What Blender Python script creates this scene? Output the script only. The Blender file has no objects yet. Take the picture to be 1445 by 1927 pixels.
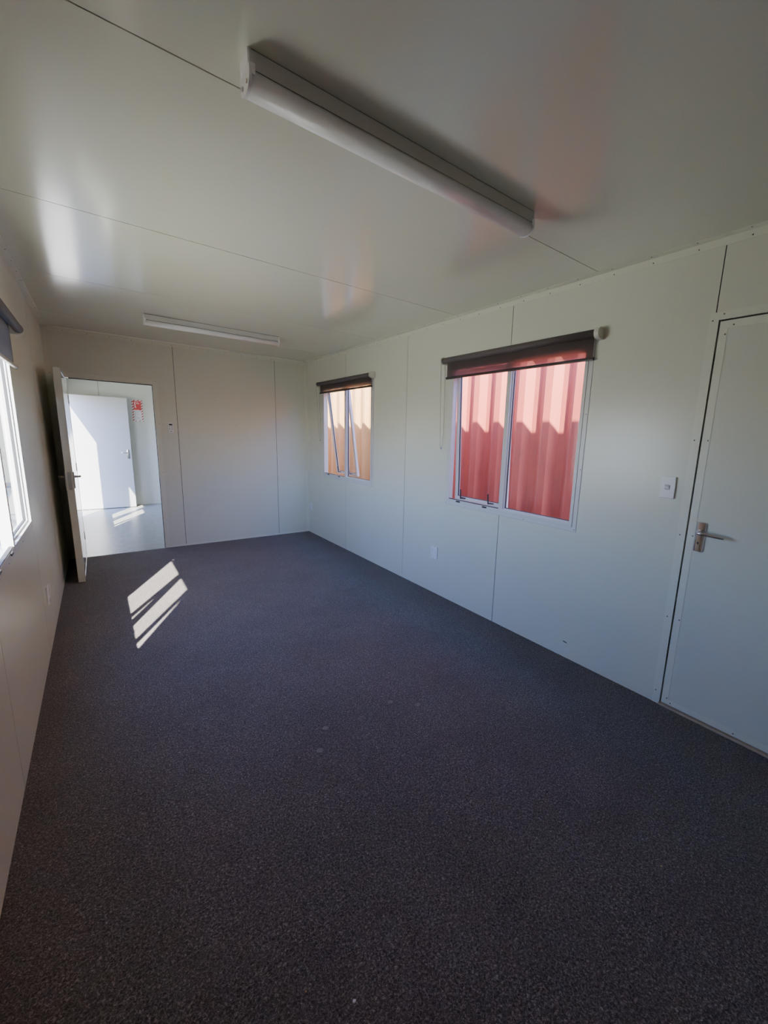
import bpy, bmesh, math, random
from mathutils import Vector, Matrix
random.seed(4)
PI = math.pi
col = bpy.context.scene.collection
sc = bpy.context.scene

# ------------------------------------------------------------------ dimensions (metres)
W, L, H = 2.7405, 5.7103, 2.40          # the carpeted room: x across, y towards the far wall, z up
BACK = -1.05                             # wall behind the photographer
T = 0.058                                # sandwich panel thickness
L2 = 9.25                                # far wall of the next room
SEAM_R = [-0.44, 0.810, 2.0621, 3.3125, 4.552]
SEAM_C = [-0.96, 0.228, 1.4183, 2.6111, 3.8003, 4.99]
GZ = -0.30                               # ground level outside

# ------------------------------------------------------------------ materials
def mat(name):
    m = bpy.data.materials.new(name); m.use_nodes = True
    nt = m.node_tree
    return m, nt, nt.nodes, nt.links, nt.nodes['Principled BSDF']

def simple(name, rgb, rough=0.5, metal=0.0, spec=0.5, var=0.04, scale=30.0, bump=0.0, bscale=300.0, coat=0.0):
    m, nt, N, K, B = mat(name)
    tc = N.new('ShaderNodeTexCoord')
    nz = N.new('ShaderNodeTexNoise'); nz.inputs['Scale'].default_value = scale; nz.inputs['Detail'].default_value = 3
    K.new(tc.outputs['Object'], nz.inputs['Vector'])
    mx = N.new('ShaderNodeMix'); mx.data_type = 'RGBA'
    mx.inputs['A'].default_value = (*[c*(1-var) for c in rgb], 1)
    mx.inputs['B'].default_value = (*[min(1, c*(1+var)) for c in rgb], 1)
    K.new(nz.outputs['Fac'], mx.inputs['Factor']); K.new(mx.outputs['Result'], B.inputs['Base Color'])
    B.inputs['Roughness'].default_value = rough; B.inputs['Metallic'].default_value = metal
    B.inputs['Specular IOR Level'].default_value = spec
    B.inputs['Coat Weight'].default_value = coat
    if bump:
        n2 = N.new('ShaderNodeTexNoise'); n2.inputs['Scale'].default_value = bscale
        K.new(tc.outputs['Object'], n2.inputs['Vector'])
        b = N.new('ShaderNodeBump'); b.inputs['Strength'].default_value = bump; b.inputs['Distance'].default_value = 0.001
        K.new(n2.outputs['Fac'], b.inputs['Height']); K.new(b.outputs['Normal'], B.inputs['Normal'])
    return m

def panel_paint(name, rgb, r0, r1, bump=.05, spec=.5, mark=None):
    """pre-painted steel skin: satin, a little uneven in gloss where it was wiped"""
    m, nt, N, K, B = mat(name)
    tc = N.new('ShaderNodeTexCoord')
    n1 = N.new('ShaderNodeTexNoise'); n1.inputs['Scale'].default_value = 1.7; n1.inputs['Detail'].default_value = 5
    K.new(tc.outputs['Object'], n1.inputs['Vector'])
    mr = N.new('ShaderNodeMapRange'); mr.inputs['From Min'].default_value = 0.3; mr.inputs['From Max'].default_value = 0.7
    mr.inputs['To Min'].default_value = r0; mr.inputs['To Max'].default_value = r1
    K.new(n1.outputs['Fac'], mr.inputs['Value']); K.new(mr.outputs['Result'], B.inputs['Roughness'])
    mx = N.new('ShaderNodeMix'); mx.data_type = 'RGBA'
    mx.inputs['A'].default_value = (*[c*0.97 for c in rgb], 1); mx.inputs['B'].default_value = (*rgb, 1)
    K.new(n1.outputs['Fac'], mx.inputs['Factor'])
    out = mx.outputs['Result']
    if mark:                                      # short black scuff on the paint: centre, half sizes along y and z
        (cy, cz), (hy, hz), tilt = mark
        sx = N.new('ShaderNodeSeparateXYZ'); K.new(tc.outputs['Object'], sx.inputs[0])
        def mth(op, a, b=None):
            n = N.new('ShaderNodeMath'); n.operation = op
            for i, v in enumerate((a, b)):
                if v is None: continue
                if isinstance(v, (int, float)): n.inputs[i].default_value = v
                else: K.new(v, n.inputs[i])
            return n.outputs[0]
        dy = mth('SUBTRACT', sx.outputs['Y'], cy); dz = mth('SUBTRACT', sx.outputs['Z'], cz)
        dz = mth('SUBTRACT', dz, mth('MULTIPLY', dy, tilt))
        a = mth('POWER', mth('ABSOLUTE', mth('DIVIDE', dy, hy)), 2.0); b = mth('POWER', mth('ABSOLUTE', mth('DIVIDE', dz, hz)), 2.0)
        inside = mth('LESS_THAN', mth('ADD', a, b), 1.0)
        m2 = N.new('ShaderNodeMix'); m2.data_type = 'RGBA'
        K.new(inside, m2.inputs['Factor']); K.new(out, m2.inputs['A']); m2.inputs['B'].default_value = (.03, .03, .035, 1)
        out = m2.outputs['Result']
    K.new(out, B.inputs['Base Color'])
    n2 = N.new('ShaderNodeTexNoise'); n2.inputs['Scale'].default_value = 420; n2.inputs['Detail'].default_value = 1
    K.new(tc.outputs['Object'], n2.inputs['Vector'])
    bp = N.new('ShaderNodeBump'); bp.inputs['Strength'].default_value = bump; bp.inputs['Distance'].default_value = 0.001
    B.inputs['Specular IOR Level'].default_value = spec
    K.new(n2.outputs['Fac'], bp.inputs['Height']); K.new(bp.outputs['Normal'], B.inputs['Normal'])
    return m

def carpet_mat():
    m, nt, N, K, B = mat('carpet_charcoal')
    tc = N.new('ShaderNodeTexCoord')
    sep = N.new('ShaderNodeSeparateXYZ'); K.new(tc.outputs['Object'], sep.inputs[0])
    nz = N.new('ShaderNodeTexNoise'); nz.inputs['Scale'].default_value = 160; nz.inputs['Detail'].default_value = 3; nz.inputs['Roughness'].default_value = .75
    nz.inputs['Distortion'].default_value = .8
    K.new(tc.outputs['Object'], nz.inputs['Vector'])
    rp = N.new('ShaderNodeValToRGB')
    e = rp.color_ramp.elements
    e[0].position = .39; e[0].color = (.026, .0212, .0215, 1)
    e[1].position = .70; e[1].color = (.355, .30, .288, 1)
    mid = e.new(.53); mid.color = (.091, .077, .078, 1)
    K.new(nz.outputs['Fac'], rp.inputs['Fac'])
    big = N.new('ShaderNodeTexNoise'); big.inputs['Scale'].default_value = 2.2; big.inputs['Detail'].default_value = 6; big.inputs['Roughness'].default_value = .65
    K.new(tc.outputs['Object'], big.inputs['Vector'])
    mr = N.new('ShaderNodeMapRange'); mr.inputs['From Min'].default_value = .3; mr.inputs['From Max'].default_value = .7
    mr.inputs['To Min'].default_value = .82; mr.inputs['To Max'].default_value = 1.18
    K.new(big.outputs['Fac'], mr.inputs['Value'])
    mul = N.new('ShaderNodeMix'); mul.data_type = 'RGBA'; mul.blend_type = 'MULTIPLY'; mul.inputs['Factor'].default_value = 1
    K.new(rp.outputs['Color'], mul.inputs['A']); K.new(mr.outputs['Result'], mul.inputs['B'])
    def mth(op, a, b=None, c=None):
        n = N.new('ShaderNodeMath'); n.operation = op
        for i, v in enumerate((a, b, c)):
            if v is None: continue
            if isinstance(v, (int, float)): n.inputs[i].default_value = v
            else: K.new(v, n.inputs[i])
        return n.outputs[0]
    total = None                                   # four round dents left by furniture feet
    for (cx, cy, r) in ((1.508, 1.680, .017), (1.617, 1.576, .016), (1.130, 1.695, .017), (1.044, 1.574, .018)):
        dx = mth('SUBTRACT', sep.outputs['X'], cx); dy = mth('SUBTRACT', sep.outputs['Y'], cy)
        d = mth('SQRT', mth('ADD', mth('MULTIPLY', dx, dx), mth('MULTIPLY', dy, dy)))
        k = N.new('ShaderNodeMapRange'); k.interpolation_type = 'SMOOTHSTEP'
        k.inputs['From Min'].default_value = r-.004; k.inputs['From Max'].default_value = r
        k.inputs['To Min'].default_value = 1; k.inputs['To Max'].default_value = 0
        K.new(d, k.inputs['Value'])
        total = k.outputs['Result'] if total is None else mth('MAXIMUM', total, k.outputs['Result'])
    flat = N.new('ShaderNodeMix'); flat.data_type = 'RGBA'
    K.new(mth('MULTIPLY', total, .6), flat.inputs['Factor']); K.new(mul.outputs['Result'], flat.inputs['A']); flat.inputs['B'].default_value = (.21, .18, .175, 1)
    K.new(flat.outputs['Result'], B.inputs['Base Color'])
    h = mth('SUBTRACT', nz.outputs['Fac'], mth('MULTIPLY', total, 1.6))
    bp = N.new('ShaderNodeBump'); bp.inputs['Strength'].default_value = 1.0; bp.inputs['Distance'].default_value = 0.006
    K.new(h, bp.inputs['Height']); K.new(bp.outputs['Normal'], B.inputs['Normal'])
    B.inputs['Roughness'].default_value = .95; B.inputs['Specular IOR Level'].default_value = .15
    B.inputs['Sheen Weight'].default_value = .15; B.inputs['Sheen Roughness'].default_value = .5
    return m

def vinyl_mat():
    m, nt, N, K, B = mat('vinyl_pale_grey')
    tc = N.new('ShaderNodeTexCoord')
    mp = N.new('ShaderNodeMapping'); mp.inputs['Scale'].default_value = (3, 1.2, 1); K.new(tc.outputs['Object'], mp.inputs['Vector'])
    nz = N.new('ShaderNodeTexNoise'); nz.inputs['Scale'].default_value = 6; nz.inputs['Detail'].default_value = 7
    K.new(mp.outputs['Vector'], nz.inputs['Vector'])
    rp = N.new('ShaderNodeValToRGB'); e = rp.color_ramp.elements
    e[0].position = .3; e[0].color = (.235, .235, .215, 1); e[1].position = .75; e[1].color = (.33, .325, .295, 1)
    K.new(nz.outputs['Fac'], rp.inputs['Fac']); K.new(rp.outputs['Color'], B.inputs['Base Color'])
    B.inputs['Roughness'].default_value = .32
    return m

def container_mat(name, rgb, dark):
    m, nt, N, K, B = mat(name)
    tc = N.new('ShaderNodeTexCoord')
    mp = N.new('ShaderNodeMapping'); mp.inputs['Scale'].default_value = (6, 6, 1.3); K.new(tc.outputs['Object'], mp.inputs['Vector'])
    nz = N.new('ShaderNodeTexNoise'); nz.inputs['Scale'].default_value = 3; nz.inputs['Detail'].default_value = 8; nz.inputs['Roughness'].default_value = .65
    K.new(mp.outputs['Vector'], nz.inputs['Vector'])
    rp = N.new('ShaderNodeValToRGB'); e = rp.color_ramp.elements
    e[0].position = .28; e[0].color = (*dark, 1); e[1].position = .5; e[1].color = (*rgb, 1)
    K.new(nz.outputs['Fac'], rp.inputs['Fac']); K.new(rp.outputs['Color'], B.inputs['Base Color'])
    B.inputs['Roughness'].default_value = .55
    return m

def glass_mat():
    m, nt, N, K, B = mat('window_glass')
    N.remove(B)
    tr = N.new('ShaderNodeBsdfTransparent'); tr.inputs['Color'].default_value = (.93, .95, .94, 1)
    gl = N.new('ShaderNodeBsdfGlossy'); gl.inputs['Roughness'].default_value = .02
    tc = N.new('ShaderNodeTexCoord'); nz = N.new('ShaderNodeTexNoise'); nz.inputs['Scale'].default_value = 4
    K.new(tc.outputs['Object'], nz.inputs['Vector'])
    fr = N.new('ShaderNodeFresnel'); fr.inputs['IOR'].default_value = 1.36
    df = N.new('ShaderNodeBsdfDiffuse'); df.inputs['Color'].default_value = (.8, .8, .78, 1)
    dust = N.new('ShaderNodeMath'); dust.operation = 'MULTIPLY'; dust.inputs[1].default_value = .03
    K.new(nz.outputs['Fac'], dust.inputs[0])
    m1 = N.new('ShaderNodeMixShader'); K.new(fr.outputs[0], m1.inputs[0]); K.new(tr.outputs[0], m1.inputs[1]); K.new(gl.outputs[0], m1.inputs[2])
    m2 = N.new('ShaderNodeMixShader'); K.new(dust.outputs[0], m2.inputs[0]); K.new(m1.outputs[0], m2.inputs[1]); K.new(df.outputs[0], m2.inputs[2])
    K.new(m2.outputs[0], N['Material Output'].inputs['Surface'])
    return m

def fabric_mat(name, rgb, trans, see):
    """sunscreen weave: mostly opaque cloth, some light scatters through, a little passes straight through the holes"""
    m, nt, N, K, B = mat(name)
    N.remove(B)
    tc = N.new('ShaderNodeTexCoord'); nz = N.new('ShaderNodeTexNoise'); nz.inputs['Scale'].default_value = 600
    K.new(tc.outputs['Object'], nz.inputs['Vector'])
    mx = N.new('ShaderNodeMix'); mx.data_type = 'RGBA'; mx.inputs['A'].default_value = (*[c*.7 for c in rgb], 1); mx.inputs['B'].default_value = (*[c*1.3 for c in rgb], 1)
    K.new(nz.outputs['Fac'], mx.inputs['Factor'])
    d = N.new('ShaderNodeBsdfDiffuse'); K.new(mx.outputs['Result'], d.inputs['Color'])
    t = N.new('ShaderNodeBsdfTranslucent'); t.inputs['Color'].default_value = (.36, .33, .32, 1)
    p = N.new('ShaderNodeBsdfTransparent')
    a = N.new('ShaderNodeMixShader'); a.inputs[0].default_value = trans; K.new(d.outputs[0], a.inputs[1]); K.new(t.outputs[0], a.inputs[2])
    b = N.new('ShaderNodeMixShader'); b.inputs[0].default_value = see; K.new(a.outputs[0], b.inputs[1]); K.new(p.outputs[0], b.inputs[2])
    K.new(b.outputs[0], N['Material Output'].inputs['Surface'])
    return m

def opal_mat():
    m, nt, N, K, B = mat('opal_diffuser')
    tc = N.new('ShaderNodeTexCoord')
    wv = N.new('ShaderNodeTexNoise'); wv.inputs['Scale'].default_value = 500; K.new(tc.outputs['Object'], wv.inputs['Vector'])
    b = N.new('ShaderNodeBump'); b.inputs['Strength'].default_value = .08; b.inputs['Distance'].default_value = .001
    K.new(wv.outputs['Fac'], b.inputs['Height']); K.new(b.outputs['Normal'], B.inputs['Normal'])
    B.inputs['Base Color'].default_value = (.97, .97, .975, 1); B.inputs['Roughness'].default_value = .25
    B.inputs['Subsurface Weight'].default_value = 1.0; B.inputs['Subsurface Radius'].default_value = (1, 1, 1); B.inputs['Subsurface Scale'].default_value = .05
    B.inputs['Specular IOR Level'].default_value = .35
    return m

def stripe_mat():
    m, nt, N, K, B = mat('red_white_hazard_stripe')
    tc = N.new('ShaderNodeTexCoord')
    sep = N.new('ShaderNodeSeparateXYZ'); K.new(tc.outputs['Object'], sep.inputs[0])
    def mth(op, a, b=None):
        n = N.new('ShaderNodeMath'); n.operation = op
        for i, v in enumerate((a, b)):
            if v is None: continue
            if isinstance(v, (int, float)): n.inputs[i].default_value = v
            else: K.new(v, n.inputs[i])
        return n.outputs[0]
    s = mth('ADD', mth('MULTIPLY', sep.outputs['X'], -0.8), sep.outputs['Z'])
    f = mth('FRACT', mth('DIVIDE', s, .046))
    k = mth('GREATER_THAN', f, .55)
    mx = N.new('ShaderNodeMix'); mx.data_type = 'RGBA'; mx.inputs['A'].default_value = (.78, .74, .72, 1); mx.inputs['B'].default_value = (.42, .035, .03, 1)
    K.new(k, mx.inputs['Factor']); K.new(mx.outputs['Result'], B.inputs['Base Color'])
    B.inputs['Roughness'].default_value = .4
    return m

def concrete_mat():
    m, nt, N, K, B = mat('yard_concrete')
    tc = N.new('ShaderNodeTexCoord'); nz = N.new('ShaderNodeTexNoise'); nz.inputs['Scale'].default_value = 1.5; nz.inputs['Detail'].default_value = 10
    K.new(tc.outputs['Object'], nz.inputs['Vector'])
    rp = N.new('ShaderNodeValToRGB'); e = rp.color_ramp.elements
    e[0].position = .3; e[0].color = (.50, .47, .33, 1); e[1].position = .7; e[1].color = (.66, .62, .44, 1)
    K.new(nz.outputs['Fac'], rp.inputs['Fac']); K.new(rp.outputs['Color'], B.inputs['Base Color']); B.inputs['Roughness'].default_value = .9
    return m

PAINT = (.675, .685, .575)
M = {
 'wall':   panel_paint('wall_panel_paint', PAINT, .282, .30, mark=((1.408, .108), (.017, .004), .10)),
 'ceil':   panel_paint('ceiling_panel_paint', (.675, .685, .575), .12, .15, bump=.015, spec=.62),
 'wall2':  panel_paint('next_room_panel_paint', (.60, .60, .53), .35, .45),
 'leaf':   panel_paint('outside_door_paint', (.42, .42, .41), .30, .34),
 'trim':   simple('trim_paint', (.71, .72, .61), .38, var=.02),
 'door':   panel_paint('door_paint', (.66, .675, .585), .282, .31),
 'gloss':  panel_paint('gloss_door_paint', (.67, .675, .59), .06, .09, bump=.006),
 'dark':   simple('dark_gap', (.02, .02, .018), .8),
 'alu':    simple('white_powder_coat', (.63, .63, .61), .33, var=.02),
 'carpet': carpet_mat(),
 'vinyl':  vinyl_mat(),
 'glass':  glass_mat(),
 'screw':  simple('dull_screw', (.10, .095, .085), .45, metal=.6),
 'chrome': simple('chrome', (.62, .62, .64), .10, metal=1.0, var=.02),
 'satin':  simple('satin_metal', (.42, .41, .39), .35, metal=.7, var=.05),
 'black':  simple('black_plastic', (.018, .018, .02), .4),
 'seal':   simple('rubber_seal', (.03, .03, .03), .7),
 'plate':  simple('white_plastic', (.82, .82, .83), .25, var=.01),
 'grey':   simple('grey_plastic', (.30, .30, .31), .4),
 'fabric': fabric_mat('blind_weave_brown', (.055, .043, .042), .45, .10),
 'fabric_roll': simple('blind_cloth_roll', (.085, .070, .068), .6, var=.15, scale=400),
 'fabric_grey': fabric_mat('blind_weave_grey', (.12, .12, .13), .012, .0),
 'cap':    simple('cream_plastic', (.58, .57, .50), .4, var=.01),
 'bar':    simple('dark_bar', (.030, .022, .022), .35),
 'pale_bar': simple('pale_bar', (.50, .49, .46), .4),
 'chain':  simple('chain_grey', (.16, .15, .13), .4, metal=.4),
 'steel':  simple('light_housing_white', (.55, .54, .51), .4, var=.01),
 'opal':   opal_mat(),
 'timber': simple('sill_timber', (.40, .32, .23), .7, var=.2, scale=60),
 'red':    container_mat('container_red', (.46, .092, .060), (.35, .075, .055)),
 'orange': container_mat('container_orange', (.66, .37, .14), (.54, .28, .12)),
 'stripe': stripe_mat(),
 'signred': simple('sign_red', (.62, .045, .05), .4),
 'signwhite': simple('sign_white', (.78, .74, .74), .4),
 'signgrey': simple('sign_print', (.16, .16, .19), .5, var=.4, scale=200),
 'concrete': concrete_mat(),
 'paving': simple('paving_grey', (.085, .088, .085), .9, var=.15, scale=8),
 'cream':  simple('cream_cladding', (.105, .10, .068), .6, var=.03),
 'plinth': simple('grey_plinth', (.055, .062, .062), .6),
 'ext':    simple('outside_cladding', (.72, .72, .70), .5, var=.02),
 'paper':  simple('scrap_white', (.75, .75, .75), .8),
 'chip':   simple('scrap_tan', (.50, .40, .22), .8),
 'crumb':  simple('scrap_orange', (.45, .22, .09), .8),
}

# ------------------------------------------------------------------ mesh helpers
class MB:
    def __init__(s): s.bm = bmesh.new()
    def box(s, x0, x1, y0, y1, z0, z1, bevel=0, segs=2, f=None):
        v = [Vector((x, y, z)) for x in (x0, x1) for y in (y0, y1) for z in (z0, z1)]
        if f: v = [Vector(f(*p)) for p in v]
        vs = [s.bm.verts.new(p) for p in v]
        fs = [s.bm.faces.new([vs[i] for i in q]) for q in ((0,1,3,2),(4,6,7,5),(0,4,5,1),(2,3,7,6),(0,2,6,4),(1,5,7,3))]
        bmesh.ops.recalc_face_normals(s.bm, faces=fs)
        if bevel:
            es = list({e for q in fs for e in q.edges})
            bmesh.ops.bevel(s.bm, geom=es, offset=bevel, segments=segs, affect='EDGES', profile=.5)
        return s
    def prism(s, pts, a, b, axis):
        """closed outline pts extruded from a to b along axis ('x': pts are y,z; 'y': pts are x,z; 'z': pts are x,y)"""
        def P(p, t):
            return {'x': (t, p[0], p[1]), 'y': (p[0], t, p[1]), 'z': (p[0], p[1], t)}[axis]
        A = [s.bm.verts.new(P(p, a)) for p in pts]; B_ = [s.bm.verts.new(P(p, b)) for p in pts]
        n = len(pts)
        fs = [s.bm.faces.new((A[i], A[(i+1) % n], B_[(i+1) % n], B_[i])) for i in range(n)]
        fs += [s.bm.faces.new(A[::-1]), s.bm.faces.new(B_)]
        bmesh.ops.recalc_face_normals(s.bm, faces=fs)
        return s
    def cyl(s, p, q, r, n=20, r2=None):
        p, q = Vector(p), Vector(q); d = (q-p); ax = d.normalized()
        up = Vector((0, 0, 1)) if abs(ax.z) < .9 else Vector((1, 0, 0))
        a = ax.cross(up).normalized(); b = ax.cross(a)
        r2 = r if r2 is None else r2
        A = [s.bm.verts.new(p + r*(math.cos(t)*a + math.sin(t)*b)) for t in [2*PI*i/n for i in range(n)]]
        B_ = [s.bm.verts.new(q + r2*(math.cos(t)*a + math.sin(t)*b)) for t in [2*PI*i/n for i in range(n)]]
        fs = [s.bm.faces.new((A[i], A[(i+1) % n], B_[(i+1) % n], B_[i])) for i in range(n)]
        for q_ in fs: q_.smooth = True
        fs += [s.bm.faces.new(A[::-1]), s.bm.faces.new(B_)]
        bmesh.ops.recalc_face_normals(s.bm, faces=fs)
        return s
    def tube(s, pts, r, n=8):
        pts = [Vector(p) for p in pts]
        rings = []
        for i, p in enumerate(pts):
            d = (pts[min(i+1, len(pts)-1)] - pts[max(i-1, 0)]).normalized()
            up = Vector((0, 0, 1)) if abs(d.z) < .9 else Vector((1, 0, 0))
            a = d.cross(up).normalized(); b = d.cross(a)
            rr = r[i] if isinstance(r, (list, tuple)) else r
            rings.append([s.bm.verts.new(p + rr*(math.cos(2*PI*k/n)*a + math.sin(2*PI*k/n)*b)) for k in range(n)])
        fs = []
        for A, B_ in zip(rings, rings[1:]):
            for k in range(n):
                q = s.bm.faces.new((A[k], A[(k+1) % n], B_[(k+1) % n], B_[k])); q.smooth = True; fs.append(q)
        fs += [s.bm.faces.new(rings[0][::-1]), s.bm.faces.new(rings[-1])]
        bmesh.ops.recalc_face_normals(s.bm, faces=fs)
        return s
    def quad(s, *p):
        s.bm.faces.new([s.bm.verts.new(q) for q in p]); return s
    def build(s, name, m, parent=None):
        me = bpy.data.meshes.new(name); s.bm.to_mesh(me); s.bm.free()
        me.materials.append(m)
        o = bpy.data.objects.new(name, me); col.objects.link(o)
        if parent: o.parent = parent
        return o

def tag(o, label=None, cat=None, group=None, kind=None):
    if label: o['label'] = label
    if cat: o['category'] = cat
    if group: o['group'] = group
    if kind: o['kind'] = kind
    return o

def empty(name, loc=(0, 0, 0), rz=0.0):
    o = bpy.data.objects.new(name, None); col.objects.link(o)
    o.location = loc; o.rotation_euler = (0, 0, rz); o.empty_display_size = .1
    return o

def children(o): return [c for c in bpy.data.objects if c.parent == o]
def copy_tree(o, parent=None):
    c = o.copy(); col.objects.link(c); c.parent = parent
    for ch in children(o): copy_tree(ch, c)
    return c

_screw = None
def screw(parent, loc, normal, r=.0035):
    """one pan-head fixing; all share one mesh"""
    global _screw
    if _screw is None:
        b = MB(); b.cyl((0, 0, 0), (0, 0, .45), 1.0, 12, .75)
        me = bpy.data.meshes.new('screw'); b.bm.to_mesh(me); b.bm.free(); me.materials.append(M['screw']); _screw = me
    o = bpy.data.objects.new('screw', _screw); col.objects.link(o); o.parent = parent
    o.location = loc; o.scale = (r, r, r)
    o.rotation_euler = Vector(normal).to_track_quat('Z', 'Y').to_euler()
    return o

def panelled(name, f, u0, u1, v0, v1, seams, openings, m, t=T, gap=.005, skin=.006, kind='structure', label=None, cat=None):
    """wall or ceiling of panels: f maps (along, up, depth) to the room; narrow real gaps at the seams, real openings"""
    us = sorted({u0, u1, *[s for s in seams if u0 < s < u1], *[o[0] for o in openings], *[o[1] for o in openings]})
    b = MB()
    for a, c in zip(us, us[1:]):
        cuts = sorted([o for o in openings if o[0] <= a+1e-6 and o[1] >= c-1e-6], key=lambda o: o[2])
        z = v0; runs = []
        for o in cuts:
            if o[2] > z+1e-6: runs.append((z, o[2]))
            z = o[3]
        if z < v1-1e-6: runs.append((z, v1))
        ga = gap/2 if any(abs(a-s) < 1e-6 for s in seams) else 0
        gc = gap/2 if any(abs(c-s) < 1e-6 for s in seams) else 0
        for (p, q) in runs:
            b.box(a+ga, c-gc, p, q, 0, skin, f=f)
            b.box(a, c, p, q, skin, t, f=f)
            if gc:                                   # dark jointing down in the gap
                n0 = len(b.bm.faces); b.box(c-gc, c+gc, p, q, .003, skin+.0005, f=f); b.bm.faces.ensure_lookup_table()
                for fc in list(b.bm.faces)[n0:]: fc.material_index = 1
    o = b.build(name, m)
    o.data.materials.append(M['dark'])
    return tag(o, label, cat, kind=kind)

# ------------------------------------------------------------------ openings
WIN_W, WIN_H = 1.275, 1.17
IN = .028                                        # flange overlap round the hole
win = {  # name: (wall, start along y as seen from inside, bottom z)
 1: ('R', 2.690, .870), 2: ('R', 5.190, .872), 3: ('L', 1.995, .835), 4: ('L', 6.230, .835)}
def hole(w):
    side, s, z = win[w]
    y0, y1 = (s-WIN_W, s) if side == 'R' else (s, s+WIN_W)
    return (y0+IN, y1-IN, z+IN, z+WIN_H-IN)

# ------------------------------------------------------------------ the room shell
fR = lambda u, v, w: (W+w, u, v)
fL = lambda u, v, w: (-w, u, v)
fF = lambda u, v, w: (u, L+w, v)
fC = lambda u, v, w: (v, u, H+w)
D1 = (-.062, .797, 0, 2.040)                      # closed door in the right wall
D2 = (.150, .905, -.02, 1.921)                       # doorway in the far wall
D3 = (8.16, 8.99, 0, 1.95)                        # outside door of the next room, left wall
panelled('wall_right', fR, BACK-T, L+T/2, -.1, H, SEAM_R, [hole(1), hole(2), D1], M['wall'], label='right wall of white steel panels with two red-lit windows and a closed door', cat='wall')
panelled('wall_left', fL, BACK-T, L+T/2, -.1, H, SEAM_R, [hole(3)], M['wall'], label='left wall of white steel panels with the bright window', cat='wall')
panelled('wall_far', fF, -.002, W+.002, -.02, H, [1.1268, 2.2961], [D2], M['wall'], label='far wall of white steel panels with the open doorway', cat='wall')
panelled('wall_back', lambda u, v, w: (u, BACK-w, v), 0, W, -.1, H, [1.13, 2.30], [], M['wall'], label='white panel wall behind the viewer', cat='wall')
panelled('ceiling', fC, BACK-T, L+T, -T, W+T, SEAM_C, [], M['ceil'], t=.12, label='glossy off-white panel ceiling over the carpeted room', cat='ceiling')
b = MB(); b.box(0, W, BACK, L, -.05, 0); tag(b.build('floor', M['carpet']), 'charcoal carpet floor with a patch of sunlight', 'floor', kind='structure')
# next room
panelled('wall_next_left', fL, L+T/2, L2+T, -.1, H, [7.05, 8.30], [hole(4), D3], M['wall2'], label='left wall of the bright room beyond the doorway', cat='wall')
panelled('wall_next_right', fR, L+T/2, L2+T, -.1, H, [7.05, 8.30], [], M['wall2'], label='right wall of the bright room beyond the doorway', cat='wall')
panelled('wall_next_far', lambda u, v, w: (u, L2+w, v), 0, W, -.02, H, [.444, 1.62], [], M['wall2'], label='pale end wall seen through the doorway', cat='wall')
panelled('ceiling_next', fC, L+T, L2+T, -T, W+T, [6.18, 7.37, 8.56], [], M['wall2'], t=.12, label='ceiling of the room beyond the doorway', cat='ceiling')
b = MB(); b.box(0, W, L, L2, -.05, 0); tag(b.build('floor_next', M['vinyl']), 'pale grey vinyl floor beyond the doorway', 'floor', kind='structure')
# roof of the cabin over both rooms
b = MB(); b.box(-.10, W+.10, BACK-.2, L2+.2, H+.12, H+.255); tag(b.build('roof', M['ext']), 'flat roof of the cabin', 'roof', kind='structure')

# ------------------------------------------------------------------ trims with their fixings
def corner_trim(name, profile, axis, a, b_, label, screws):
    b = MB(); b.prism(profile, a, b_, axis)
    o = tag(b.build(name, M['trim']), label, 'trim', kind='structure')
    for loc, n in screws: screw(o, loc, n)
    return o
k = .0016
ys = [-.76 + .2105*i for i in range(31) if -.76+.2105*i < 5.66]
F1, F2 = .037, .045
corner_trim('trim_1', [(W, H-F1), (W-k, H-F1), (W-k, H-k), (W-F2, H-k), (W-F2, H), (W, H)], 'y', BACK, L-.001, 'white angle trim along the top of the right wall',
    [((W-k, y, H-.024), (-1, 0, 0)) for y in ys] + [((W-.030, y, H-k), (0, 0, -1)) for y in ys])
corner_trim('trim_2', [(0, H-.020), (k, H-.020), (k, H-k), (F2, H-k), (F2, H), (0, H)], 'y', BACK, L-.001, 'white angle trim along the top of the left wall',
    [((.034, y, H-k), (0, 0, -1)) for y in ys[8:]])
xs = [.17+.19*i for i in range(14) if .17+.19*i < W-.05]
corner_trim('trim_3', [(L, H-.040), (L-k, H-.040), (L-k, H-k), (L-.035, H-k), (L-.035, H), (L, H)], 'x', .002, W-.002, 'white angle trim along the top of the far wall',
    [((x, L-k, H-.028), (0, -1, 0)) for x in xs])
corner_trim('trim_4', [(W, L), (W, L-.036), (W-k, L-.036), (W-k, L-k), (W-.036, L-k), (W-.036, L)], 'z', .001, H-.04, 'white angle trim down the far right corner',
    [((W-.030, L-k, z), (0, -1, 0)) for z in (.40, .96, 1.524, 2.048)])
corner_trim('trim_5', [(0, L), (0, L-.036), (k, L-.036), (k, L-k), (.036, L-k), (.036, L)], 'z', .001, H-.04, 'white angle trim down the far left corner',
    [((.030, L-k, z), (0, -1, 0)) for z in (.40, .96, 1.50, 1.95)])
b = MB(); b.box(.956, W-.04, L-.004, L, 0, .018); tag(b.build('baseboard_far', M['trim']), 'thin white edge at the foot of the far wall', 'baseboard', kind='structure')
# old fixing holes in the far wall
wf = bpy.data.objects['wall_far']
for (x, z) in ((1.335, 1.894), (2.227, 1.927), (1.56, 1.80), (.978, 1.479), (2.26, 1.33), (1.78, 1.50)):
    screw(wf, (x, L, z), (0, -1, 0), .0030)

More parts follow.
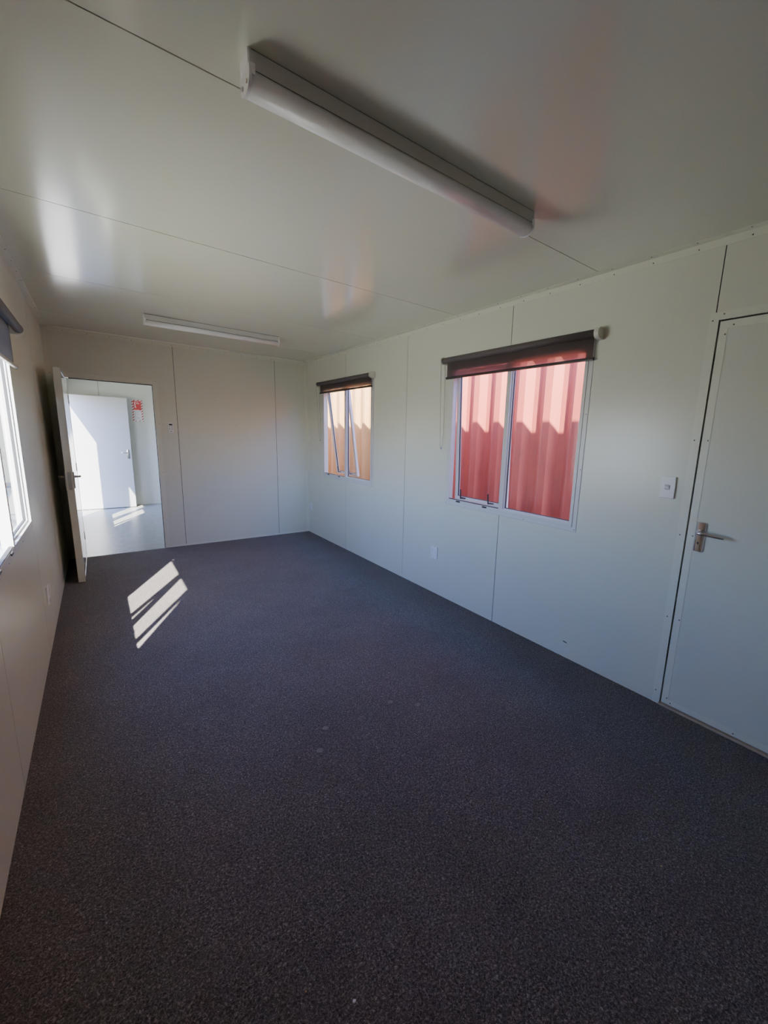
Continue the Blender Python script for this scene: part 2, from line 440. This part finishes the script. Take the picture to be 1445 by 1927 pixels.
# ------------------------------------------------------------------ windows (local: x to the right as seen from inside, y outwards, z up)
def make_window(n, angle, label):
    side, s, z = win[n]
    root = empty('window_%d' % n, (W if side == 'R' else 0, s, z), -PI/2 if side == 'R' else PI/2)
    tag(root, label, 'window', kind='structure')
    w, h = WIN_W, WIN_H
    mc = w/2 + (-.052 if n == 3 else 0)              # mullion centre
    # frame: inside cover flange, box frame, mullion, fixed-light bead
    b = MB()
    fl = .034
    for (a0, a1, c0, c1) in ((0, w, 0, fl), (0, w, h-fl, h), (0, fl, fl, h-fl), (w-fl, w, fl, h-fl)):
        b.box(a0, a1, -.003, 0, c0, c1)
    g = IN+.001; t2 = .020
    for (a0, a1, c0, c1) in ((g, w-g, g, g+t2), (g, w-g, h-g-t2, h-g), (g, g+t2, g+t2, h-g-t2), (w-g-t2, w-g, g+t2, h-g-t2)):
        b.box(a0, a1, -.007, .034, c0, c1)
    b.box(mc-.017, mc+.017, -.007, .034, g+t2, h-g-t2)
    frame = b.build('window_frame', M['alu'], root)
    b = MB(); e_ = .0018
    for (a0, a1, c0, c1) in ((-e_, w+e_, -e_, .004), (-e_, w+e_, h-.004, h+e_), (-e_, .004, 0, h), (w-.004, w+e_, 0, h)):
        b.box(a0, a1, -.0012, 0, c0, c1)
    b.build('flange_shade_line', M['grey'], root)  # thin grey ring stands in for the shadow line round the flange
    b = MB(); q = g-.0012; e_ = .0016
    for (a0, a1, c0, c1) in ((q, w-q, q, q+e_), (q, w-q, h-q-e_, h-q), (q, q+e_, q, h-q), (w-q-e_, w-q, q, h-q)):
        b.box(a0, a1, -.0036, -.0025, c0, c1)
    b.build('frame_joint', M['seal'], root)
    b = MB(); b.box(g+t2+.002, mc-.020, -.0055, .010, g+t2, g+t2+.0045); b.build('sill_gasket', M['seal'], root)
    for (x, zz) in ((.012, .012), (w-.012, .012), (.42, .010), (.86, .010), (.010, .40), (w-.010, .40), (.010, .80), (w-.010, .74)):
        screw(frame, (x, -.003, zz), (0, -1, 0), .0032)
    x0, x1, z0, z1 = mc+.017, w-g-t2, g+t2, h-g-t2
    b = MB(); bd = .010
    for (a0, a1, c0, c1) in ((x0, x1, z0, z0+bd), (x0, x1, z1-bd, z1), (x0, x0+bd, z0+bd, z1-bd), (x1-bd, x1, z0+bd, z1-bd)):
        b.box(a0, a1, .008, .034, c0, c1)
    fixed = b.build('fixed_light', M['alu'], root)
    b = MB(); b.quad((x0+bd, .021, z0+bd), (x1-bd, .021, z0+bd), (x1-bd, .021, z1-bd), (x0+bd, .021, z1-bd)); b.build('glass_pane', M['glass'], fixed)
    b = MB(); e_ = .004
    for (a0, a1, c0, c1) in ((x0+bd, x1-bd, z0+bd, z0+bd+e_), (x0+bd, x0+bd+e_, z0+bd, z1-bd), (x1-bd-e_, x1-bd, z0+bd, z1-bd)):
        b.box(a0, a1, .016, .027, c0, c1)
    b.build('glazing_seal', M['seal'], fixed)
    # awning sash, hinged along its top edge, pushed outwards at the bottom; modelled hanging from its hinge at the origin
    sx0, sx1, sz0, sz1 = g+t2-.006, mc-.017+.004, g+t2-.012, h-g-t2-.002
    sw, sh = sx1-sx0, sz1-sz0
    b = MB(); st = .034
    for (a0, a1, c0, c1) in ((0, sw, -sh, -sh+st), (0, sw, -st, 0), (0, st, -sh+st, -st), (sw-st, sw, -sh+st, -st)):
        b.box(a0, a1, -.014, .016, c0, c1, bevel=.002, segs=1)
    sash = b.build('awning_sash', M['alu'], root)
    sash.location = (sx0, .0495, sz1); sash.rotation_euler = (angle, 0, 0)
    b = MB(); b.quad((st, 0, -sh+st), (sw-st, 0, -sh+st), (sw-st, 0, -st), (st, 0, -st)); b.build('glass_pane', M['glass'], sash)
    b = MB()
    for (a0, a1, c0, c1) in ((st, sw-st, -sh+st, -sh+st+.004), (st, st+.004, -sh+st, -st), (sw-st-.004, sw-st, -sh+st, -st)):
        b.box(a0, a1, -.006, .006, c0, c1)
    b.build('glazing_seal', M['seal'], sash)
    for px in (.092, .412):                          # cam handles, upright
        b = MB()
        b.box(px-.004, px+.048, -.026, -.014, -sh+.020, -sh+.031, bevel=.002)
        b.cyl((px+.004, -.026, -sh+.025), (px+.004, -.034, -sh+.025), .008, 12)
        b.prism([(px-.001, -sh+.022), (px+.010, -sh+.022), (px+.005, -sh+.102), (px-.003, -sh+.102)], -.038, -.031, 'y')
        b.build('latch_handle', M['black'], sash)
    for px in (.108, .412):                          # keepers on the bottom frame
        b = MB(); b.box(sx0+px, sx0+px+.045, -.013, -.006, g+.004, g+.017, bevel=.002); b.build('latch_keeper', M['black'], root)
    return root
def dg(a): return math.radians(a)
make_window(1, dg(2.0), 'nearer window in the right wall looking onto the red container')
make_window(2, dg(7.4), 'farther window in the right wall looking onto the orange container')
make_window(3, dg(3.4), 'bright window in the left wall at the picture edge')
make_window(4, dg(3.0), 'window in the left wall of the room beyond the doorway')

# ------------------------------------------------------------------ roller blinds
def make_blind(n, zr, zb, fab0, fab1, bar0, bar1, roll1, fabric, barm, label, chain=True):
    side, s, z = win[n]
    root = empty('roller_blind', (W if side == 'R' else 0, s, 0), -PI/2 if side == 'R' else PI/2)
    tag(root, label, 'blind', 'roller blinds over the windows')
    yc = -.046; r = .0228; roll0 = -.045
    b = MB(); b.cyl((roll0, yc, zr), (roll1, yc, zr), r, 32); b.build('roll', M['fabric_roll'], root)
    # cloth leaves the back of the roll
    yb = yc + r - .001
    b = MB(); b.quad((fab0, yb, zb+.012), (fab1, yb, zb+.012), (fab1, yb, zr), (fab0, yb, zr)); b.build('blind_cloth', fabric, root)
    b = MB()
    pts = [(yb-.006, zb), (yb+.006, zb), (yb+.008, zb+.006), (yb+.006, zb+.018), (yb-.006, zb+.018), (yb-.008, zb+.006)]
    b.prism(pts, bar0, bar1, 'x'); b.build('bottom_bar', barm, root)
    # idle-end cover, D-shaped and reaching back to the wall
    R = .032
    b = MB(); pts = [(-.001, zr-R), (-.001, zr+R)] + [(yc+.008-R*math.sin(t)*1.0, zr+R*math.cos(t)) for t in [PI*i/16 for i in range(17)]]
    b.prism(pts, roll1+.002, roll1+.030, 'x'); b.build('end_cover', M['cap'], root)
    # drive-end bracket
    b = MB(); pts = [(-.001, zr-.028), (-.001, zr+.028)] + [(yc-.028*math.sin(t), zr+.028*math.cos(t)) for t in [PI*i/16 for i in range(17)]]
    b.prism(pts, roll0-.012, roll0-.002, 'x'); b.build('drive_bracket', M['cap'], root)
    if chain:
        zc = 1.372
        x = roll0-.007
        b = MB()
        drift = .012 if n == 1 else .055
        pts = [(x-.002, yc-.020, zr)] + [(x-.002+drift*(i/8)**1.5, yc-.020+.016*i/8, zr-(zr-zc)*i/8) for i in range(1, 9)]
        pts2 = [(x+.012+drift*.7, yc+.012, zc), (x+.018+drift*.4, yc+.016, zc+.1), (x+.012, yc+.018, zr-.1), (x, yc+.018, zr)]
        b.tube(pts + [(x+.006+drift*.9, yc+.004, zc-.010)] + pts2, .0016, 6)
        b.build('control_chain', M['chain'], root)
        b = MB(); b.box(x+.000+drift, x+.014+drift, yc-.006, yc+.006, zc-.034, zc-.012, bevel=.003);
        b.build('chain_holder', M['grey'], root)
    return root
make_blind(1, 2.066, 1.920, -.022, 1.280, -.028, 1.286, 1.295, M['fabric'], M['bar'], 'brown roller blind rolled up over the window onto the red container')
make_blind(2, 2.066, 1.945, -.022, 1.262, -.028, 1.268, 1.275, M['fabric'], M['bar'], 'brown roller blind rolled up over the window onto the orange container')
make_blind(3, 1.972, 1.742, -.022, 1.255, -.030, 1.355, 1.405, M['fabric_grey'], M['pale_bar'], 'grey roller blind with pale bottom bar on the left wall window', chain=True)

# ------------------------------------------------------------------ doors
def lever_set(parent, plate, P):
    """P maps (along door edge->centre, out of face, up) to parent space; origin at spindle"""
    b = MB()
    def bx(a0, a1, o0, o1, c0, c1, bev=0): b.box(a0, a1, o0, o1, c0, c1, bevel=bev, f=None)
    return b

# door_1: closed, right wall (hinged out of frame on the near side)
r1 = tag(empty('door_1', (W, D1[1], 0)), 'closed grey-white door in the right wall with chrome lever', 'door', kind='structure')
def loc1(o): o.parent = r1; o.matrix_parent_inverse = Matrix.Translation(Vector((-W, -D1[1], 0))); return o
y0, y1, zt = D1[0], D1[1], D1[3]
b = MB()
b.box(W-.0022, W, y1-.003, y1+.036, 0, zt+.030); b.box(W-.0022, W, y0-.036, y0+.003, 0, zt+.030); b.box(W-.0022, W, y0+.003, y1-.003, zt-.006, zt+.030)
b.box(W+.050, W+.07, y0, y0+.02, 0, zt); b.box(W+.050, W+.07, y1-.02, y1, 0, zt); b.box(W+.050, W+.07, y0, y1, zt-.02, zt)
fr1 = loc1(b.build('door_frame', M['trim']))
ly0, ly1, lz0, lz1 = y0+.008, y1-.011, .020, zt-.014
b = MB(); b.box(W+.001, W+.041, ly0, ly1, lz0, lz1)
leaf1 = loc1(b.build('door_leaf', M['door']))
b = MB(); e_ = .034
for (a, c, p, q) in ((ly0, ly1, lz0, lz0+e_), (ly0, ly1, lz1-e_, lz1), (ly0, ly0+e_, lz0+e_, lz1-e_), (ly1-e_, ly1, lz0+e_, lz1-e_)):
    b.box(W-.0008, W+.001, a, c, p, q)
edge1 = b.build('edge_strip', M['trim'], leaf1)
for z in (.075, .52, .98, 1.47, 1.985): screw(fr1, (W-.0022, y1+.022, z if z < 1.9 else 2.035), (-1, 0, 0), .0036)
screw(fr1, (W-.0022, y1-.022, zt+.018), (-1, 0, 0), .0036)
for z in (.055, .52, .985, 1.47, 1.965): screw(leaf1, (W-.0008, ly1-.026, z), (-1, 0, 0), .0036)
for yy in (.74, .45): screw(leaf1, (W-.0008, yy, lz0+.014), (-1, 0, 0), .0036)
screw(leaf1, (W-.0008, ly1-.055, lz1-.022), (-1, 0, 0), .0036)
b = MB(); b.box(W+.041, W+.060, y0-.01, y1+.01, .0, zt); loc1(b.build('light_backing', M['dark']))  # dark sheet added behind the leaf to block light through the gaps
b = MB(); b.box(W-.012, W+.07, y0, y1, .0005, .013, bevel=.003); loc1(b.build('door_sill', M['timber']))
# lever set on a curved chrome plate
hy, hz = .727, 1.012
b = MB(); n_ = 12
pts = [(W+.0005, hy-.0235), (W+.0005, hy+.0235)] + [(W-.001-.0145*math.sin(PI*i/n_), hy+.0235*math.cos(PI*i/n_)) for i in range(n_+1)]
b.prism(pts, hz-.098, hz+.052, 'z')
plate = b.build('handle_plate', M['chrome'], leaf1)
b = MB(); b.cyl((W-.010, hy, hz), (W-.034, hy, hz), .013, 20); b.cyl((W-.034, hy, hz), (W-.050, hy, hz), .009, 16)
b.tube([(W-.046, hy+.006, hz), (W-.048, hy-.01, hz), (W-.049, hy-.04, hz-.001), (W-.047, hy-.08, hz-.004), (W-.044, hy-.112, hz-.006)], [.0085, .0095, .0085, .0075, .006], 12)
b.build('handle_lever', M['chrome'], leaf1)
b = MB(); b.cyl((W-.0155, hy+.001, hz-.055), (W-.0110, hy+.001, hz-.055), .0052, 14); b.box(W-.0153, W-.011, hy-.0015, hy+.0035, hz-.068, hz-.056); b.build('keyhole', M['black'], leaf1)
for z in (hz+.043, hz-.089): 
    b = MB(); b.cyl((W-.0125, hy-.012, z), (W-.0155, hy-.012, z), .0042, 14); b.build('plate_screw', M['chrome'], leaf1)

# door_2: open leaf of the doorway in the far wall
r2 = tag(empty('door_2', (D2[0], L, 0)), 'glossy white door standing open beside the left wall', 'door', kind='structure')
def loc2(o): o.parent = r2; o.matrix_parent_inverse = Matrix.Translation(Vector((-D2[0], -L, 0))); return o
b = MB(); x0, x1, zt = D2[0], D2[1], D2[3]; fw = .046
b.box(x0-fw, x0+.003, L-.0025, L, 0, zt+fw); b.box(x1-.003, x1+fw, L-.0025, L, 0, zt+fw); b.box(x0+.003, x1-.003, L-.0025, L, zt-.003, zt+fw)
b.box(x0-fw*.5, x0-fw*.5+.006, L-.006, L-.0025, 0, zt+fw*.5); b.box(x1+fw*.45, x1+fw*.45+.006, L-.006, L-.0025, 0, zt+fw*.5); b.box(x0, x1+fw*.45, L-.006, L-.0025, zt+fw*.45, zt+fw*.45+.006)
fr2 = loc2(b.build('door_frame', M['trim']))
b = MB()
b.box(x1-.006, x1-.0005, L+.012, L+T-.012, 0, zt-.004); b.box(x0+.02, x1-.001, L+.012, L+T-.012, zt-.010, zt-.0005)
loc2(b.build('reveal_shade', M['dark']))  # dark strips imitate the shaded side of the doorway reveal
for (x, z) in ((x1+.030, zt+.034), (x1+.010, zt+.036), (x1+.034, 1.49), (x1+.034, .92), (x1+.034, .35)): screw(fr2, (x, L-.0025, z), (0, -1, 0), .0035)
lx0, lx1, ly0, ly1 = .103, .1535, 4.770, 5.704
b = MB(); b.box(lx0, lx1, ly0, ly1, .006, 1.918, bevel=.0015, segs=1); leaf2 = loc2(b.build('door_leaf', M['gloss']))
b = MB()
for xx in (lx0-.0012, lx1):
    for (a, c, p, q) in ((ly0, ly1, .006, .040), (ly0, ly1, 1.884, 1.918), (ly0, ly0+.034, .040, 1.884), (ly1-.034, ly1, .040, 1.884)):
        b.box(xx, xx+.0012, a, c, p, q)
b.build('edge_strip', M['gloss'], leaf2)
hz = .984
b = MB(); b.box(lx0+.012, lx1-.012, ly0-.0015, ly0+.001, hz-.115, hz+.045, bevel=.0006, segs=1); b.build('lock_faceplate', M['satin'], leaf2)
b = MB(); b.box(lx0+.017, lx1-.018, ly0-.008, ly0-.001, hz-.012, hz+.012); b.box(lx0+.018, lx1-.020, ly0-.004, ly0-.001, hz-.052, hz-.028); b.box(lx0+.018, lx1-.018, ly0-.0026, ly0-.001, hz-.100, hz-.080); b.build('lock_bolts', M['satin'], leaf2)
for sgn, xf in ((1, lx1), (-1, lx0)):
    b = MB(); b.box(min(xf, xf+sgn*.008), max(xf, xf+sgn*.008), ly0+.020, ly0+.062, hz-.105, hz+.042, bevel=.002); b.build('handle_plate', M['satin'], leaf2)
    b = MB(); b.cyl((xf+sgn*.004, ly0+.041, hz), (xf+sgn*.042, ly0+.041, hz), .012, 16, .008)
    b.tube([(xf+sgn*.044, ly0+.030, hz), (xf+sgn*.046, ly0+.055, hz), (xf+sgn*.046, ly0+.10, hz-.002), (xf+sgn*.041, ly0+.150, hz-.004)], [.009, .009, .0075, .006], 10)
    b.build('handle_lever', M['satin'], leaf2)
for z in (.25, 1.0, 1.70):
    b = MB(); b.cyl((lx1+.000, ly1-.002, z-.045), (lx1+.000, ly1-.002, z+.045), .0045, 12); b.build('hinge', M['satin'], leaf2)

# door_3: outside door of the next room, swung in against the end wall
r3 = tag(empty('door_3', (.045, 9.02, 0)), 'white door swung open against the end wall of the next room', 'door', kind='structure')
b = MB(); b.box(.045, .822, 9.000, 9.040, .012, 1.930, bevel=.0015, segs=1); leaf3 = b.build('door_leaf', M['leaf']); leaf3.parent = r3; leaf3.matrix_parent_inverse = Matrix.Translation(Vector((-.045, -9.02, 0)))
b = MB(); b.prism([(.748, 9.0005), (.792, 9.0005), (.788, 8.993), (.77, 8.989), (.752, 8.993)], .880, 1.035, 'z'); b.build('handle_plate', M['chrome'], leaf3)
b = MB(); b.cyl((.770, 8.990, .980), (.770, 8.955, .980), .010, 14); b.tube([(.775, 8.957, .980), (.74, 8.955, .980), (.70, 8.955, .984), (.665, 8.960, .988)], [.009, .009, .008, .006], 10); b.build('handle_lever', M['chrome'], leaf3)
b = MB()
b.box(0, .0025, D3[0]-.035, D3[0]+.002, 0, D3[3]+.035); b.box(0, .0025, D3[1]-.002, D3[1]+.035, 0, D3[3]+.035); b.box(0, .0025, D3[0]+.002, D3[1]-.002, D3[3]-.002, D3[3]+.035)
fr3 = b.build('door_frame', M['trim']); fr3.parent = r3; fr3.matrix_parent_inverse = Matrix.Translation(Vector((-.045, -9.02, 0)))

# ------------------------------------------------------------------ ceiling lights
def make_light(x0, x1, y0, label):
    """bare-batten fluorescent fitting with wraparound opal lens; local origin at ceiling, x along its length"""
    ln = x1-x0; wd = .075
    root = tag(empty('ceiling_light', (x0, y0, H)), label, 'ceiling light', 'long fluorescent ceiling lights')
    b = MB(); b.box(.004, ln-.004, .002, wd-.002, -.046, -.003); b.build('housing', M['steel'], root)
    b = MB(); b.box(.008, ln-.008, .004, wd-.004, -.0035, 0); b.box(.01, ln-.01, .0005, .004, -.049, -.0462); b.box(.01, ln-.01, wd-.004, wd-.0005, -.049, -.0462); b.build('shadow_gap', M['dark'], root)
    prof = [(wd/2-(wd/2+.001)*math.cos(PI*i/18), -.056-.030*math.sin(PI*i/18)**.8) for i in range(19)]
    prof = [(-.001, -.049)] + prof + [(wd+.001, -.049)]
    b = MB(); b.prism(prof, .005, ln-.005, 'x'); d = b.build('lens', M['opal'], root)
    for p in d.data.polygons: p.use_smooth = len(p.vertices) == 4 and abs(p.normal.x) < .5
    for xe in (0, ln-.007):
        b = MB(); prof2 = [(wd/2-(wd/2+.0022)*math.cos(PI*i/18), -.056-.0325*math.sin(PI*i/18)**.8) for i in range(19)]; prof2 = [(-.0022, -.034)] + prof2 + [(wd+.0022, -.034)]
        b.prism(prof2, xe, xe+.007, 'x')
        b.box(xe-.001, xe+.008, .004, wd-.004, -.034, -.0005)
        xa, xb_ = (xe, xe+.016) if xe == 0 else (xe-.009, xe+.007)
        b.box(xa+.0004, xb_-.0004, -.0026, wd+.0026, -.058, -.0336)
        e = b.build('end_cap', M['plate'], root)
        xo = xe if xe == 0 else xe+.007
        for yc in (.020, .056):
            b = MB(); b.cyl((xo, yc, -.066), (xo+(-.003 if xe == 0 else .003), yc, -.066), .005, 12); b.build('clip', M['cap'], e)
    return root
make_light(.737, 1.908, 1.263, 'long white fluorescent ceiling light nearest the viewer, fixed across the ceiling')
make_light(.757, 1.925, 4.440, 'long white fluorescent ceiling light at the far end, above the open doorway')

# ------------------------------------------------------------------ switch, sockets, controller
sw = tag(empty('light_switch', (W, .908, 1.221)), 'white light switch plate beside the closed right door', 'light switch')
b = MB(); b.box(-.012, 0, -.037, .037, -.058, .058, bevel=.003); pl = b.build('switch_plate', M['plate'], sw)
b = MB(); b.prism([(-.012, -.008), (-.012, .010), (-.018, .004), (-.014, -.008)], -.010, .010, 'y')
b.build('rocker', M['plate'], sw)
b = MB(); b.box(-.0125, -.0119, -.013, .013, -.012, .014); b.build('rocker_surround', M['grey'], sw)

def make_socket(loc, rz, label):
    r = tag(empty('power_socket', loc, rz), label, 'socket', 'white double power sockets low on the walls')
    b = MB(); b.box(-.046, .046, -.011, 0, -.058, .058, bevel=.003); b.build('socket_plate', M['plate'], r)
    for dz in (-.028, .026):
        b = MB(); b.box(.010, .026, -.0155, -.0105, dz-.007, dz+.009, bevel=.0015); b.build('rocker', M['plate'], r)
        b = MB()
        b.box(-.030, -.0265, -.0114, -.0108, dz-.002, dz+.010); b.box(-.012, -.0085, -.0114, -.0108, dz-.002, dz+.010); b.box(-.0210, -.0180, -.0114, -.0108, dz-.015, dz-.006)
        b.build('socket_slots', M['grey'], r)
    return r
s1 = make_socket((W, 2.806, .390), -PI/2, 'white power socket on the right wall between the two windows')
s2 = copy_tree(s1); s2.location = (W, 5.615, .388); s2['label'] = 'white power socket at the far end of the right wall by the corner'
s3 = copy_tree(s1); s3.location = (0, 3.515, .335); s3.rotation_euler = (0, 0, PI/2); s3['label'] = 'white power socket low on the left wall'

th = tag(empty('wall_controller', (1.0515, L, 1.444)), 'small white wall controller with dark screen beside the doorway', 'wall controller')
b = MB(); b.box(-.028, .028, -.015, 0, -.060, .060, bevel=.003); b.build('controller_body', M['plate'], th)
b = MB(); b.box(-.017, .017, -.0158, -.0148, .028, .046); b.build('screen', M['black'], th)
for (x, z) in ((-.012, .012), (.012, .012), (-.012, -.012), (.012, -.012)):
    b = MB(); b.cyl((x, -.0148, z), (x, -.017, z), .0062, 14); b.build('button', M['grey'], th)
b = MB(); b.box(-.012, .012, -.0156, -.0149, -.042, -.036); b.build('printed_line', M['grey'], th)

# ------------------------------------------------------------------ fire sign on the end wall of the next room
sg = tag(empty('fire_sign', (.985, L2, 1.54)), 'red and white striped fire extinguisher sign on the end wall', 'sign')
sw_, sh_ = .166, .380
b = MB(); b.box(-sw_/2, sw_/2, -.003, 0, 0, sh_); b.build('striped_border', M['stripe'], sg)
b = MB(); b.box(-.055, .055, -.0036, -.003, .012, .200); b.build('text_panel', M['signwhite'], sg)
b = MB(); b.box(-.056, .056, -.0038, -.003, .205, .362); b.build('red_panel', M['signred'], sg)
b = MB()                                            # white extinguisher pictogram: hose, handle, neck
b.box(-.040, -.026, -.0044, -.0038, .245, .345); b.prism([(-.026, .238), (-.018, .238), (-.020, .262), (-.030, .262)], -.0044, -.0038, 'y')
b.box(-.012, .034, -.0044, -.0038, .312, .325); b.box(-.002, .014, -.0044, -.0038, .338, .352); b.box(-.040, -.012, -.0044, -.0038, .338, .345)
b.build('pictogram', M['signwhite'], sg)
b = MB()
for i, z in enumerate((.180, .160, .138, .116, .094, .072, .050, .028)):
    x = -.046
    if i: b.box(-.046, -.030, -.0042, -.0036, z-.005, z+.006); x = -.022
    while x < .044:
        w_ = random.uniform(.008, .022)
        if x+w_ > .050: break
        if random.random() < (.95 if i == 0 else .55): b.box(x, x+w_, -.0042, -.0036, z-.003, z+.004)
        x += w_+.004
b.build('printed_text', M['signgrey'], sg)

# ------------------------------------------------------------------ small litter on the carpet
def scrap(name, x, y, s, m, label, cat):
    b = MB(); n = 6
    pts = [(x+s*random.uniform(.7, 1.1)*math.cos(2*PI*i/n), y+s*random.uniform(.6, 1.1)*math.sin(2*PI*i/n)) for i in range(n)]
    b.prism(pts, .0, .0035, 'z'); o = b.build(name, m)
    return tag(o, label, cat)
scrap('paper_scrap', .751, .716, .0052, M['paper'], 'tiny white scrap on the carpet nearest the viewer', 'litter')
scrap('wood_chip', 1.775, .389, .0032, M['chip'], 'tiny pale chip on the carpet in front of the closed door', 'litter')
scrap('crumb', .658, .807, .0024, M['crumb'], 'tiny orange crumb on the carpet left of the white scrap', 'litter')

# ------------------------------------------------------------------ outside
b = MB(); b.box(-40, 14, -30, 45, GZ-.2, GZ); tag(b.build('ground', M['concrete']), 'sunlit concrete yard outside the windows', 'ground', kind='structure')

b = MB()
for yy in range(6):
    b.box(-4.2, -.12, 5.4+1.2*yy, 6.59+1.2*yy, GZ, GZ+.02)
tag(b.build('paving', M['paving']), 'grey paving slabs beside the cabin outside the left window', 'paving', kind='structure')

def make_container(y0, y1, m, label, pitch, flat, slope, depth, x=3.36):
    root = tag(empty('shipping_container', (x, (y0+y1)/2, GZ)), label, 'shipping container', 'shipping containers behind the cabin')
    inv = Matrix.Translation(Vector((-x, -(y0+y1)/2, -GZ)))
    def add(bb, nm):
        o = bb.build(nm, m); o.parent = root; o.matrix_parent_inverse = inv; return o
    zt = GZ+2.59; xb = x+2.40
    pr = []; y = y0+.16
    while y < y1-.16-pitch:
        pr += [(x, y), (x, y+flat), (x+depth, y+flat+slope), (x+depth, y+pitch-slope)]
        y += pitch
    pr += [(x, y), (x, y1-.1)]; pr = [(x, y0+.1)] + pr
    back = [(px+.003, py) for px, py in pr[::-1]]
    bb = MB(); bb.prism(pr+back, GZ+.16, zt-.10, 'z'); add(bb, 'corrugated_side')
    bb = MB(); bb.box(x+.06, xb, y0+.05, y1-.05, GZ+.16, zt-.02); add(bb, 'body')
    bb = MB(); bb.box(x-.012, x+.05, y0+.1, y1-.1, zt-.10, zt); add(bb, 'top_rail')
    bb = MB(); bb.box(x-.012, x+.05, y0+.1, y1-.1, GZ+.02, GZ+.16); add(bb, 'bottom_rail')
    for yy in (y0, y1-.16):
        for xx in (x-.018, xb-.10):
            bb = MB(); bb.box(xx, xx+.16, yy, yy+.16, GZ, zt+.005, bevel=.004, segs=1); add(bb, 'corner_post')
    return root
make_container(-1.93, 4.13, M['red'], 'red corrugated shipping container outside the nearer right window', .278, .070, .068, .045)
make_container(4.27, 10.33, M['orange'], 'orange corrugated shipping container outside the farther right window', .250, .055, .075, .038)

cb = tag(empty('site_building', (-3.6, 14.5, GZ)), 'cream building with grey plinth across the yard outside the left window', 'building')
def cbadd(bb, nm, m):
    o = bb.build(nm, m); o.parent = cb; o.matrix_parent_inverse = Matrix.Translation(Vector((3.6, -14.5, -GZ))); return o
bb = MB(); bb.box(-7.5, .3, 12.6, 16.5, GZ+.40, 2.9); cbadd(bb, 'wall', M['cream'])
bb = MB(); bb.box(-7.5, .3, 12.62, 16.5, GZ, GZ+.40); cbadd(bb, 'plinth', M['plinth'])
bb = MB(); bb.box(-7.5, .3, 12.57, 12.60, GZ+.37, GZ+.45); cbadd(bb, 'flashing', M['bar'])
bb = MB(); bb.box(-7.7, .5, 12.4, 16.7, 2.9, 3.02); cbadd(bb, 'roof', M['ext'])

# ------------------------------------------------------------------ daylight
SUN = Vector((.495, 1.05, -1.0))                   # direction the sunlight travels
sun = bpy.data.lights.new('sun', 'SUN'); sun.energy = 26.0; sun.angle = dg(.53); sun.color = (1.0, .95, .86)
so = bpy.data.objects.new('sun', sun); col.objects.link(so); so.location = (-6, -12, 12)
so.rotation_euler = SUN.to_track_quat('-Z', 'Y').to_euler()

wd = bpy.data.worlds.new('world'); sc.world = wd; wd.use_nodes = True
nt = wd.node_tree; bg = nt.nodes['Background']
sky = nt.nodes.new('ShaderNodeTexSky'); sky.sky_type = 'NISHITA'; sky.sun_disc = False
sky.sun_elevation = math.atan(1/math.hypot(SUN.x, SUN.y)); sky.sun_rotation = math.atan2(-SUN.x, -SUN.y)
sky.air_density = 1.0; sky.dust_density = 0.4; sky.ozone_density = 2.5
tint = nt.nodes.new('ShaderNodeMix'); tint.data_type = 'RGBA'; tint.blend_type = 'MULTIPLY'; tint.inputs['Factor'].default_value = 1
tint.inputs['B'].default_value = (.88, .915, 1.32, 1)
nt.links.new(sky.outputs[0], tint.inputs['A']); nt.links.new(tint.outputs['Result'], bg.inputs['Color']); bg.inputs['Strength'].default_value = 1.25

def portal(n):
    side, s, z = win[n]; y0, y1, z0, z1 = hole(n)
    l = bpy.data.lights.new('window_portal', 'AREA'); l.shape = 'RECTANGLE'; l.size = y1-y0; l.size_y = z1-z0
    l.cycles.is_portal = True
    o = bpy.data.objects.new('window_portal', l); col.objects.link(o)
    sx = 1 if side == 'L' else -1
    o.location = (-T-.03 if side == 'L' else W+T+.03, (y0+y1)/2, (z0+z1)/2)
    o.rotation_euler = Vector((sx, 0, 0)).to_track_quat('-Z', 'Z').to_euler()

# ------------------------------------------------------------------ camera
f = 772.863; pitch, yaw, roll = -.184834, .663228, .033923
fw = Vector((math.sin(yaw)*math.cos(pitch), math.cos(yaw)*math.cos(pitch), math.sin(pitch)))
r0 = fw.cross(Vector((0, 0, 1))).normalized(); u0 = r0.cross(fw)
r_ = math.cos(roll)*r0 + math.sin(roll)*u0; u_ = -math.sin(roll)*r0 + math.cos(roll)*u0
cam = bpy.data.cameras.new('camera'); co = bpy.data.objects.new('camera', cam); col.objects.link(co)
m3 = Matrix((r_, u_, -fw)).transposed()
co.matrix_world = Matrix.Translation((.34883, 0, 1.44355)) @ m3.to_4x4()
cam.sensor_fit = 'HORIZONTAL'; cam.sensor_width = 36.0; cam.lens = f/1445*36.0
cam.shift_x = -65.578/1445; cam.shift_y = 2.177/1445
cam.clip_start = .02; cam.clip_end = 200
sc.camera = co

# ------------------------------------------------------------------ look
sc.view_settings.view_transform = 'AgX'
sc.view_settings.look = 'AgX - Medium Low Contrast'
sc.view_settings.exposure = 1.62
sc.cycles.use_denoising = True
sc.cycles.max_bounces = 16; sc.cycles.diffuse_bounces = 12; sc.cycles.glossy_bounces = 6; sc.cycles.transparent_max_bounces = 16
sc.cycles.caustics_reflective = False; sc.cycles.caustics_refractive = False
sc.cycles.sample_clamp_indirect = 20.0
